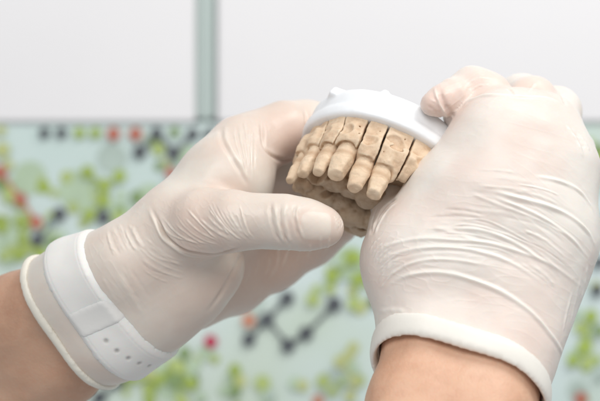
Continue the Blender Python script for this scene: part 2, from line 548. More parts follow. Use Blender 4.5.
    kl = smax(band(1.85, 10.0, 3.2), np.abs(kp) - 5.8, 1.6)
    kl = smax(kl, kf, 1)
    V, Q = surface_nets(kl, g)
    if len(V):
        V = relax(V, Q, 4); V, Q = subdivide(V, Q)
        mesh_obj('strap_keeper', V, Q, M_keeper, strap)

# ------------------------------------------------------------------ right hand
def build_right():
    g = Grid((14, -78, -96), (134, 66, 60), HV)
    # forearm comes from below, nearer to the camera
    wc = (452, 372, -22)
    d = chain(g, [(405, 470, -42, 62), (419, 405, -22, 55), (432, 340, -8, 50), (425, 262, 4, 58)], 8)
    d = smin(d, chain(g, [(476, 480, -42, 66), (482, 410, -22, 57), (498, 345, -8, 57), (514, 290, 4, 58)], 8), 12)
    # back of the hand
    d = smin(d, chain(g, [(424, 262, 4, 58), (455, 202, 6, 48), (490, 146, 8, 38), (496, 134, 10, 35)], 8), 10)
    d = smin(d, chain(g, [(478, 262, 2, 62), (500, 200, 2, 52), (512, 140, 8, 44)], 8), 14)
    d = smin(d, chain(g, [(514, 285, 4, 58), (540, 235, 6, 55), (549, 170, 12, 46), (545, 132, 18, 38)], 8), 14)
    # thumb ball and thumb going behind
    d = smin(d, chain(g, [(410, 262, 6, 42), (396, 226, 12, 25), (394, 205, 22, 21), (372, 185, 48, 20), (350, 180, 62, 19)], 4), 3)
    # index: up over the knuckle, tip down on the plate
    i1 = chain(g, [(492, 124, 16, 33), (484, 100, 20, 28), (472, 93, 20, 25), (460, 96, 18, 19)], 3)
    d = smin(d, i1, 2.0)
    d = smin(d, chain(g, [(452, 97, 13, 19), (441, 101, 10, 15.5), (432, 104, 8, 12)], 2), 2.4)
    d = smin(d, chain(g, [(478, 124, 14, 18), (455, 117, 16, 12)], 2), 1.5)
    m1 = chain(g, [(530, 125, 22, 32), (532, 102, 30, 24), (522, 98, 44, 22), (490, 104, 58, 20), (462, 118, 62, 18)], 4)
    d = smin(d, m1, 2.2)
    r1 = chain(g, [(552, 130, 24, 30), (556, 112, 38, 24), (538, 118, 58, 22), (500, 130, 66, 20), (470, 142, 66, 18)], 4)
    d = smin(d, r1, 2.5)
    l1 = chain(g, [(562, 170, 24, 30), (572, 152, 36, 21), (552, 158, 58, 20), (520, 165, 66, 18), (490, 172, 66, 16)], 4)
    d = smin(d, l1, 2.5)
    # cuff plane
    c0 = at(455, 379, -14); nrm = np.array([0.33, 0.66, 0.66]); nrm /= np.linalg.norm(nrm)
    s = g.plane(c0, nrm)
    root = thing('gloved_hand', 'gloved hand showing its back, fingertip resting on the white plate, no strap', 'hand', c0,
                 'gloved hands holding the dental cast')
    gl = smax(d, -s, 1.0)
    gl = smax(gl, -smax(d + 1.7, s - 8, 1), 0.8)
    V, Q = largest(*surface_nets(gl, g)); V = relax(V, Q, 3); V, Q = subdivide(V, Q); coarse = BVHTree.FromPolygons(V.tolist(), Q.tolist()); V, Q = subdivide(V, Q)
    F_ = []
    F_ += [([(533, 176), (555, 180), (575, 188), (588, 201), (595, 216)], 0.7, 0.75),
           ([(488, 190), (515, 197), (545, 205), (570, 216), (588, 232), (597, 250)], 0.85, 0.8),
           ([(490, 196), (520, 207), (550, 222), (572, 239), (590, 260)], 0.6, 0.7),
           ([(448, 227), (480, 230), (505, 238), (530, 252), (548, 266)], 0.6, 0.75),
           ([(430, 226), (455, 233), (480, 240)], 0.3, 1.0),
           ([(470, 193), (500, 205), (530, 216)], 0.3, 0.7),
           ([(376, 268), (395, 254), (430, 247), (470, 250), (510, 262), (550, 288)], 0.55, 0.75),
           ([(372, 260), (390, 245), (420, 239), (460, 240), (500, 246), (550, 264), (588, 292)], 0.55, 0.75),
           ([(378, 284), (400, 268), (425, 260), (455, 260), (490, 266)], 0.5, 0.7),
           ([(380, 292), (398, 279), (420, 273), (445, 273), (470, 279), (500, 291), (530, 311), (550, 334), (563, 355), (567, 378)], 0.85, 0.9),
           ([(376, 312), (392, 310), (408, 312)], 0.4, 1.0),
           ([(462, 108), (469, 101), (482, 96), (500, 95), (520, 96), (548, 98), (565, 106)], 0.8, 1.0),
           
            ([(508, 88), (512, 92), (514, 96)], -0.6, 0.7), ([(536, 82), (532, 88), (528, 93)], 0.35, 0.7), ([(560, 92), (563, 98), (566, 106)], -0.5, 0.9), 
           ([(434, 86), (437, 98), (444, 112), (450, 121)], 0.5, 0.6), ([(439, 86), (443, 100), (450, 112), (455, 118)], -0.8, 0.9),
           ([(428, 98), (438, 104), (448, 116)], 0.2, 0.6),
           ([(425, 104), (436, 112), (447, 121)], -0.35, 0.7),
           ([(377, 207), (372, 222), (371, 236)], -0.5, 0.9), ([(398, 198), (386, 206), (377, 220), (372, 236)], -0.9, 1.0),
           ([(400, 200), (388, 210), (379, 224), (374, 238)], 0.4, 0.8)]
    F_ += family([(368, 256), (378, 243), (392, 233)], [(378, 292), (392, 274), (412, 264)], 11, 0.34, 0.55, 21, 1.5)
    F_ += family([(440, 222), (480, 222), (530, 240), (560, 262)], [(380, 262), (430, 254), (490, 256), (540, 284)], 7, 0.26, 0.5, 31, 2.5)
    F_ += family([(500, 180), (540, 186), (578, 205)], [(500, 232), (545, 250), (585, 282)], 7, 0.26, 0.5, 32, 2.5)
    F_ += [([(464, 90), (470, 82), (480, 78), (494, 79)], 0.3, 0.7), ([(470, 92), (478, 86), (490, 85)], 0.25, 0.6)]
    F_ += family([(432, 210), (470, 214), (505, 224)], [(400, 240), (450, 236), (500, 245)], 5, 0.3, 0.8, 22)
    F_ += family([(520, 215), (550, 232), (576, 256)], [(520, 262), (548, 285), (570, 310)], 7, 0.3, 0.7, 23)
    F_ += family([(470, 165), (510, 170), (550, 178)], [(450, 208), (500, 212), (540, 220)], 6, 0.18, 0.9, 24)
    F_ += family([(458, 128), (464, 140), (462, 155)], [(480, 108), (500, 112), (540, 114)], 3, 0.10, 1.3, 25)
    F_ += family([(575, 128), (584, 142), (592, 156)], [(560, 118), (575, 140), (585, 165)], 3, 0.4, 1.0, 26, 1)
    F_ += family([(572, 290), (565, 320), (560, 345)], [(590, 260), (585, 290), (574, 325)], 3, 0.3, 0.9, 27, 1)
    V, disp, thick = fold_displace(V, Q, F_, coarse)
    N = normals(V, Q)
    cz = 0.10*np.clip(near(V, at(400, 262, -15), 15) + near(V, at(470, 250, -25), 28)*.6, 0, 1)*creases(V, (1, 0.3, -0.15), 60, 2.6, 61)
    cz += 0.09*near(V, at(555, 230, -15), 24)*creases(V, (0.8, 0.2, -0.6), 60, 2.8, 65)
    cz += 0.12*near(V, at(470, 100, 5), 14)*creases(V, (1, 0, 0.7), 25, 2.2, 69)
    cz += 0.07*near(V, at(520, 340, -25), 26)*creases(V, (1, 0.3, -0.5), 60, 3.4, 73)
    cz += 0.03*creases(V, (1, 0.2, -0.3), 50, 4, 77)
    V = V + N * (0.20*vnoise(V, 10, 12, 2) + cz)[:, None]
    pink = 1.0*near(V, at(438, 103, 2), 11) + 0.75*near(V, at(478, 80, 8), 9) + 0.9*near(V, at(530, 84, 16), 13)  # pink at the fingers, with shading between them put into the colour
    pink += 0.4*near(V, at(520, 330, -25), 20) + 0.3*near(V, at(440, 300, -18), 16) + 0.35*near(V, at(385, 285, -5), 14) + 0.2*near(V, at(500, 160, -18), 25) + 0.36*np.clip(vnoise(V, 17, 15, 3) + .05, 0, 1)
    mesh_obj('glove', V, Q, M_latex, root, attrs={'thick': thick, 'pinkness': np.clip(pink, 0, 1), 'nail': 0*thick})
    cu = np.sqrt(((d - 0.2)*1.6)**2 + ((s - 0.6)*0.55)**2) - 2.3
    V, Q = surface_nets(cu, g); V = relax(V, Q, 14); V, Q = subdivide(V, Q)
    V = V + normals(V, Q) * (0.30*vnoise(V, 12, 14, 1))[:, None]
    mesh_obj('cuff', V, Q, M_cuff, root)
    fa = smax(d + 2.4, s - 10, 1)
    V, Q = surface_nets(fa, g); V = relax(V, Q, 3); V, Q = subdivide(V, Q)
    V = V + normals(V, Q) * (0.35*vnoise(V, 12, 16, 2))[:, None]
    mesh_obj('forearm', V, Q, M_skin, root)

# strap materials
def mat_strap(name, col):
    m, nt, b = new_mat(name)
    c = mixc(nt, attr(nt, 'hole'), col, (0.44, 0.42, 0.40))
    nt.links.new(mixc(nt, ramp(nt, noise(nt, 60, 4), [(0.35, (0, 0, 0)), (0.7, (0.5,)*3)]), c, (col[0]*.93, col[1]*.92, col[2]*.91)), b.inputs['Base Color'])
    b.inputs['Roughness'].default_value = 0.48
    b.inputs['Subsurface Weight'].default_value = 0.2; b.inputs['Subsurface Scale'].default_value = 0.002
    return m
M_strap_h = mat_strap('strap_silicone', (0.83, 0.815, 0.78))
M_keeper = mat_plain('keeper_silicone', (0.79, 0.775, 0.74), 0.45, 0.2, 0.03, 70, 0.1)
# ------------------------------------------------------------------ dental cast
ROLL, PITCH = math.radians(22), math.radians(30)
O0 = at(350, 150, 0)
cr, sr, cpi, spi = math.cos(ROLL), math.sin(ROLL), math.cos(PITCH), math.sin(PITCH)
# columns: p (along the front), q (away), c (towards the plate), before the roll
B0 = np.array([[1, 0, 0], [0, cpi, spi], [0, -spi, cpi]])     # rows x,y,z
RY = np.array([[cr, 0, sr], [0, 1, 0], [-sr, 0, cr]])
BM = RY @ B0
def cast_world(P): return O0 + P @ BM.T
PC = 13.0                                                   # middle of the arch
def front_q(p, hw=29.0, dp=25.0):
    r = min(abs(p - PC)/hw, 1.0)
    return dp*(1 - math.sqrt(max(0, 1 - r*r)))

def poly_sdf(g, poly):
    X = g.X[:, :, 0]; Y = g.Y[0, :, 0][None, :]
    best = np.full((g.n[0], g.n[1]), 1e9, F); inside = np.zeros((g.n[0], g.n[1]), bool)
    n = len(poly)
    for i in range(n):
        a, b = poly[i], poly[(i+1) % n]
        ex, ey = b[0]-a[0], b[1]-a[1]; L = ex*ex+ey*ey
        if L < 1e-9: continue
        wx, wy = X - F(a[0]), Y - F(a[1])
        t = np.clip((wx*ex + wy*ey)/L, 0, 1)
        best = np.minimum(best, (wx - t*ex)**2 + (wy - t*ey)**2)
        cnd = ((a[1] > Y) != (b[1] > Y)) & (X < (b[0]-a[0])*(Y-a[1])/((b[1]-a[1]) if abs(b[1]-a[1]) > 1e-9 else 1e-9) + a[0])
        inside ^= cnd
    dd = np.sqrt(best)
    return np.where(inside, -dd, dd).astype(F)[:, :, None]

def arch_poly(hw=29.0, dp=25.0, back=46.0, tuck=False):
    pts = []
    for i in range(41):
        t = math.pi*(1 - i/40)
        pts.append((PC + hw*math.cos(t), dp*(1 - math.sin(t))))
    if tuck: return [(PC - 13, back), (PC - hw + 7, 35), (PC - hw + 2.0, 28)] + pts + [(PC + hw - 2, back)]
    return [(PC - hw + 2, back)] + pts + [(PC + hw - 2, back)]

def field_noise(g, scale, seed, oct_=2, step=1):
    n = g.n
    P = np.stack(np.broadcast_arrays(g.X, g.Y, g.Z), -1).reshape(-1, 3).astype(float)
    return vnoise(P, scale, seed, oct_).reshape(tuple(n)).astype(F)

def build_cast():
    root = thing('dental_cast', 'tan plaster dental cast with sawn tooth sections on white plate, held in both hands', 'dental cast', cast_world(np.array([PC, 20, 20])))
    h = 0.36
    g = Grid((-24, -8, -14), (50, 54, 30), h)
    d2 = poly_sdf(g, arch_poly(tuck=True))
    Z = g.Z
    # teeth: p, radius root, radius tip, tip c, lean outwards
    T = [(-15.4, 2.3, 1.9, -10.8, 0.8), (-12.0, 2.6, 2.3, -10.9, 0.9), (-7.2, 2.7, 2.4, -10.9, 0.9), (-0.9, 3.55, 3.3, -12.0, 1.0),
         (6.7, 3.05, 2.8, -15.6, 1.0), (13.8, 3.2, 2.95, -15.4, 0.9), (27.0, 3.2, 2.6, -6.5, 0.4)]
    # back teeth of the left and right arms
    def tq(p): return front_q(p)
    axes = []
    for p, r0, r1, tip, lean in T:
        q = tq(p); dz = (-4.3 if p < 10 else -5.2) if 4 < p < 18 else 0.0; ctr = np.array([PC, 27.0]); o = np.array([p, q]) - ctr; o /= np.linalg.norm(o)
        a = np.array([p - o[0]*0.9, q - o[1]*0.9, 2.0 + dz]); b = np.array([p + o[0]*lean, q + o[1]*lean, tip + r1*0.55])
        axes.append((a, b, r0, r1, tip, o))
    # outline of the gum as a function of height
    c = Z
    prof = np.interp(Z.ravel(), [-6, -4, -1.5, 0, 2, 5, 7.8, 8.8, 12, 15.6], [0.3, 1.2, 2.1, 2.7, 3.4, 4.0, 3.5, 2.3, 2.0, 1.8]).astype(F)[None, None, :]
    n1 = field_noise(g, 7.0, 31, 2); n2 = field_noise(g, 2.6, 37, 2)
    shr = np.clip((F(-7) - g.X)/F(7), 0, 1)
    wall = d2 - prof + F(1.6)*shr - n1*F(0.8) - n2*F(0.12)
    ridge = np.exp(-((d2 + 0.5)/6.5)**2)
    drop = np.clip((g.X - F(2.7))/F(1.2), 0, 1)*np.clip((F(20.5) - g.X)/F(3), 0, 1)
    low = (F(-3.0) - F(4.0)*drop)*ridge + F(4.0)*(1-ridge)
    body = smax(wall, low + n1*F(0.4) - c, 2.0)
    body = smax(body, c - F(15.6), 0.6)
    # root eminences
    for a, b, r0, r1, tip, o in axes:
        top = a + np.array([-o[0]*0.6, -o[1]*0.6, 7.5])
        base = np.array([a[0] + o[0]*1.9, a[1] + o[1]*1.9, a[2] + 0.5])
        body = smin(body, g.cone(base, top + np.array([o[0]*2.4, o[1]*2.4, 0]), r0*1.05, r0*0.8), 2.2)
    # scoop above the gum between the roots, carved facets
    for (fp, fc, fr, dep) in [(-8.4, 8.5, 4.0, 0.9), (-2.0, 9.0, 3.6, 1.1), (6.0, 6.5, 4.6, 1.0), (25, 6.5, 4.6, 1.0), (-13, 7.5, 3.2, .8)]:
        q = front_q(fp); o = np.array([fp, q]) - np.array([PC, 27.0]); o /= np.linalg.norm(o)
        body = smax(body, -g.ell((fp + o[0]*(3.2+fr-dep), q + o[1]*(3.2+fr-dep), fc), (fr*0.95, fr, fr*1.0)), 0.35)
    # the round crater with its lip, on the fourth section
    q = front_q(15.0)
    body = smax(body, -g.ell((14.6, q - 2.7, 8.9), (4.2, 2.0, 3.5)), 0.25)
    body = smax(body, -g.ell((15.6, q - 3.4, 5.6), (2.8, 3.2, 0.95), [[.98, 0, .17], [0, 1, 0], [-.17, 0, .98]]), 0.3)
    # a couple of air bubbles in the stone
    for (bp, bc, br) in [(0.2, 10.9, .42), (1.0, 7.1, .35), (-13.6, 14.6, .6), (11.6, 2.2, .3), (17.5, 12.5, .3), (7.8, 11.5, .28)]:
        q = front_q(bp)
        X_, q_ = bp, q - 2.6
        body = np.maximum(body, -(np.sqrt((g.X - F(bp))**2 + (g.Z - F(bc))**2) - F(br) + 0*g.Y + np.maximum(0, (g.Y - F(q+0.5)))))
    # a shallow prepared margin: dome above the tooth, then the root runs down into the crown
    for a, b, r0, r1, tip, o in axes:
        top = a + np.array([o[0]*0.9, o[1]*0.9, -0.9])
        body = smax(body, -g.cone(top, b + np.array([o[0], o[1], 0])*1.6, r0*1.10 + 0.1, r1*1.1 + 1.0), 2.2)
        body = smin(body, g.cone(a + np.array([0, 0, 3.0]), a*0.84 + b*0.16, r0*1.06, r0*0.94), 1.1)
    # cuts (radial planes)
    ctr = np.array([PC, 60.0])
    def cut(pc, tilt=0.0, wav=0.0):
        q = front_q(pc); o = np.array([pc, q]) - ctr; o /= np.linalg.norm(o)
        t = np.array([-o[1], o[0]]); t = t if t[0] > 0 else -t
        e = (g.X - F(pc))*F(t[0]) + (g.Y - F(q))*F(t[1]) - F(tilt)*g.Z
        return e + F(wav)*np.sin(g.Z*F(0.42) + F(pc))
    cuts = [(-10.4, -0.02, 0.45, 0.11), (-5.2, 0.03, 0.4, 0.13), (2.7, 0.03, 0.22, 0.34), (10.2, 0.01, 0.08, 0.36), (19.9, 0.06, 0.05, 0.34)]
    E = [cut(*k[:3]) for k in cuts]
    E = [cut(-19.5, 0, 0)*0 + cut(-16.9, 0.0, 0.2)] + E + [cut(31.0, 0, 0)]
    gap = [0.1] + [k[3] for k in cuts] + [0.25]
    inner = -(d2 + F(8.5))
    yfront = g.Y - F(22.0)
    used = None
    def finish(name, fld, mat, parent, rel=2, nz=0.13, sub=False, seed=1, shade_pts=()):
        V, Q = surface_nets(fld, g)
        if len(V) == 0: return None
        V = relax(V, Q, rel)
        N = normals(V, Q)
        f = vnoise(V, 1.7, seed, 3); V = V + N*(nz*f)[:, None]
        # worn light edges where the surface is convex
        N = normals(V, Q)
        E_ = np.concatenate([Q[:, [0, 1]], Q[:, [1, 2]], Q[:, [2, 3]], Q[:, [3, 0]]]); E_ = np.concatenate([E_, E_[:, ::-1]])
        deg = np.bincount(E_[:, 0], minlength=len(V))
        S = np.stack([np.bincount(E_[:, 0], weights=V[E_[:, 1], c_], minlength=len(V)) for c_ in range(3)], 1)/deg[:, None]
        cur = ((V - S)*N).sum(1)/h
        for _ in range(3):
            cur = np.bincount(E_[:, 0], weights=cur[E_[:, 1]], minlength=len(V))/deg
        wear = np.clip(cur*6, 0, 1)*0.7; st = np.clip(-cur*9 - 0.04, 0, 1)*0.75  # hollows tinted darker: recess shade painted into the colour
        for sp, sr_, sa in shade_pts:
            st = np.maximum(st, sa*np.exp(-(np.linalg.norm(V - np.array(sp), axis=1)/sr_)**2))
        return mesh_obj(name, cast_world(V), Q, mat, parent, attrs={'wear': wear, 'stain_shade': st})
    dies = []
    for i in range(6):
        f = np.maximum(-E[i] + F(gap[i]), E[i+1] + F(gap[i+1]))
        f = smax(body, f, 0.5)
        f = smax(f, inner, 0.5)
        f = smax(f, yfront, 0.5)
        shd = []
        if i == 4: shd = [((15.6, front_q(15.6)-2.6, 5.7), 1.9, 0.8), ((14.6, front_q(15)-2.0, 9), 3.0, 0.25)]  # shade inside crater and slot painted into the colour
        if i == 2: shd = [((0.2, front_q(0)-2.3, 10.9), 0.7, 1.0), ((1.0, front_q(0)-2.8, 7.1), .5, .8)]  # bubble holes painted dark for the shade in them
        dies.append(finish('cast_section', f, M_stone, root, seed=50+i, shade_pts=shd))
    # the rest of the stone arch and palate
    front = smax(np.maximum(-E[0] + F(0.0), E[6] + F(0.0)), -(d2 + F(9.0)), 0.3)
    front = np.maximum(front, g.Y - F(22.3))
    rest = np.maximum(body, -front)
    # ground lumps of the palate and tongue side
    def lump(p, q, cc, r, w=0.8):
        return g.ell((p, q, cc), r)
    L = None
    for p, q, cc, r in [(-7.5, 19.5, -3.0, (5.2, 4.5, 4.6)), (-1, 20.5, -2.5, (5.5, 4.8, 5.0)), (6.0, 21.5, -2.0, (5, 4.5, 5.0)),
                        (13.5, 20.5, -2.8, (6.2, 5.4, 5.4)), (-4, 30, -4.0, (6.5, 5.5, 5.6)), (4, 33, -2.5, (6, 6, 5)), (11.0, 34.5, -4.5, (6.6, 5.6, 5.8)), (20.5, 33, -4.2, (6.5, 6, 5.6)),
                        (22.5, 22, -2.5, (6, 6, 5)), (30, 30, -3.5, (7, 6, 6)), (16, 41, -3.5, (6.0, 4.5, 5.0)), (25, 42, -4, (6.5, 5, 5.5)), (2, 42, -3.5, (6, 5, 5))]:
        e = g.ell((p, q, cc), r) 
        e = smax(e, -(c + F(abs(cc) + r[2]*0.72)) + n1*F(0.5), 1.0)
        e = smin(e, g.cone((p, q, cc+1), (p + (PC-p)*.25, q + 2, 8), r[0]*0.82, r[0]*0.8), 1.0)
        L = e if L is None else smin(L, e, 0.35)
    L = L + n2*F(0.25) + n1*F(0.45)
    for vp, vq, vc, vr in [(9.0, 27.5, -9, 1.5), (17, 27, -8, 1.6), (16, 38, -6, 1.7), (-2, 25.5, -6, 1.7), (3, 17, -6.5, 1.3), (-5, 16.0, -6.5, 1.2)]:
        L = smax(L, -g.cone((vp - 2.2, vq - 1.5, vc-5), (vp + 2.0, vq + 1.2, vc+3), vr*1.5, vr*.6), 0.4)
    L = smax(L, c - F(15.4), 0.5)
    L = smax(L, d2 + F(2.0), 1.0)
    L = np.maximum(L, -front)
    rest = smin(rest, L, 1.2)
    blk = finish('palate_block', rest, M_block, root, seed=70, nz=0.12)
    # teeth, each one on its section
    own = [0, 0, 1, 2, 3, 4, 5]
    for i, (a, b, r0, r1, tip, o) in enumerate(axes):
        gg = Grid(np.minimum(a, b) - 6, np.maximum(a, b) + 6, 0.3)
        tv = np.array([-o[1], o[0], 0.0])
        f = None
        for sgn in (-1, 1):
            sh = tv*sgn*r0*0.24
            up_ = a + np.array([0, 0, 2.0]) + sh; be = a*0.42 + b*0.58 + sh*1.25; ti = b + sh*0.9
            e = smin(gg.cone(up_, be, r0*0.80, r0*0.97), gg.cone(be, ti, r0*0.97, r1*0.88), 0.6)
            f = e if f is None else smin(f, e, 1.2)
        # shoulder: the ground step above the tip
        f = smin(f, gg.cone(a + np.array([0, 0, 2.5]), a*0.72 + b*0.28, r0*1.0, r0*0.98), 0.35)
        # facets ground on the crown
        for k in range(7):
            an = k*math.pi*2/7 + i
            nn = np.array([math.cos(an), math.sin(an), -0.14])
            f = smax(f, gg.plane(b + nn*(r1*(0.86 if k % 2 else 1.0)), nn), 0.5)
        f = smax(f, gg.plane(b + np.array([0, 0, -r1*0.40]), (0.15*math.sin(i*2), -0.30, -1)), 0.7)
        V, Q = surface_nets(f, gg); V = relax(V, Q, 2); V = V + normals(V, Q)*(0.14*vnoise(V, 1.8, 80+i, 3))[:, None]
        ln = np.exp(-((V[:, 2] - (a[2]*.55 + b[2]*.45) + 0.5*np.sin(V[:, 0]*1.3+i))/0.28)**2)
        wear = 0.2 + 0.55*np.clip((V[:, 2] - b[2])/-3, 0, 1)
        mesh_obj('tooth', cast_world(V), Q, M_tooth, dies[own[i]], attrs={'wear': wear, 'stain_shade': np.clip(0.2*ln*(vnoise(V, 2, i+5) > -.3) + 0.5*np.exp(-((V[:, 2] - (a[2]*0.8 + b[2]*0.2) + 0.9)/1.3)**2) + 0.25*np.exp(-((V[:, 2] - b[2] + r1*0.5)/0.5)**2), 0, 1)})  # margin band is stain plus painted shade under the gum edge
    # back teeth of both arms, only part of them peeks out
    for p, q in [(-11.0, 28), (-6.0, 36), (42.3, 28), (42.0, 37), (38.5, 17.5)]:
        gg = Grid((p-7, q-7, -14), (p+7, q+7, 6), 0.45)
        f = None
        for sx in (-1, 1):
            for sy in (-1, 1):
                e = gg.cone((p+sx*1.9, q+sy*2.1, 3), (p+sx*1.7, q+sy*1.9, -5.5), 2.5, 2.2)
                f = e if f is None else smin(f, e, 1.0)
        V, Q = surface_nets(f, gg); V = relax(V, Q, 2); V = V + normals(V, Q)*(0.16*vnoise(V, 2.2, int(p+q), 3))[:, None]
        mesh_obj('tooth', cast_world(V), Q, M_block, blk, attrs={'wear': np.zeros(len(V)), 'stain_shade': np.zeros(len(V))})
    # white plate
    g = Grid((-28, -10, 10), (54, 56, 36), 0.45)
    d2 = poly_sdf(g, arch_poly(29, 25, 48)) + F(1.5)*np.clip((F(-4) - g.X)/F(12), 0, 1)
    bow = F(0.0)
    body = smax(d2 - F(3.6), np.abs(g.Z - F(22.3)) - F(6.8), 4.0)
    lip = smax(d2 - F(4.4), np.abs(g.Z - F(17.6)) - F(2.0), 1.6)
    body = smin(body, lip, 2.5)
    for tp, wd in ((-11.0, 3.4), (4.6, 1.6)):
        q = front_q(tp) - 3.2
        tab = smax(smax(np.abs(g.X - F(tp)) - F(wd) + (g.Z-F(28))*F(0.4), np.abs(g.Y - F(q + 2.5)) - F(2.4), .5), np.abs(g.Z - F(27.3)) - F(2.0 if tp < 0 else 2.5), 1.2)
        body = smin(body, tab, 0.8)
    # recess that seats the stone
    V, Q = surface_nets(body, g); V = relax(V, Q, 4)
    V = V + normals(V, Q)*(0.10*vnoise(V, 6, 91, 2))[:, None]
    mesh_obj('mounting_plate', cast_world(V), Q, M_plate, root)

# ------------------------------------------------------------------ background
BY = 360.0
def box(name, px0, py0, px1, py1, y0, y1, mat, parent, bev=1.2):
    a = at(px0, py1, y0); b = at(px1, py0, y0)
    import bmesh
    bm = bmesh.new()
    vs = [bm.verts.new((Vector((x, y, z))*MM) - Vector(parent_world(parent))) for x in (a[0], b[0]) for y in (y0, y1) for z in (a[2], b[2])]
    idx = [(0, 1, 3, 2), (4, 6, 7, 5), (0, 4, 5, 1), (2, 3, 7, 6), (0, 2, 6, 4), (1, 5, 7, 3)]
    for f in idx: bm.faces.new([vs[i] for i in f])
    bmesh.ops.recalc_face_normals(bm, faces=bm.faces)
    bmesh.ops.bevel(bm, geom=list(bm.edges), offset=bev*MM, segments=3, affect='EDGES')
    me = bpy.data.meshes.new(name); bm.to_mesh(me); bm.free(); me.materials.append(mat)
    o = bpy.data.objects.new(name, me); return link(o, parent)

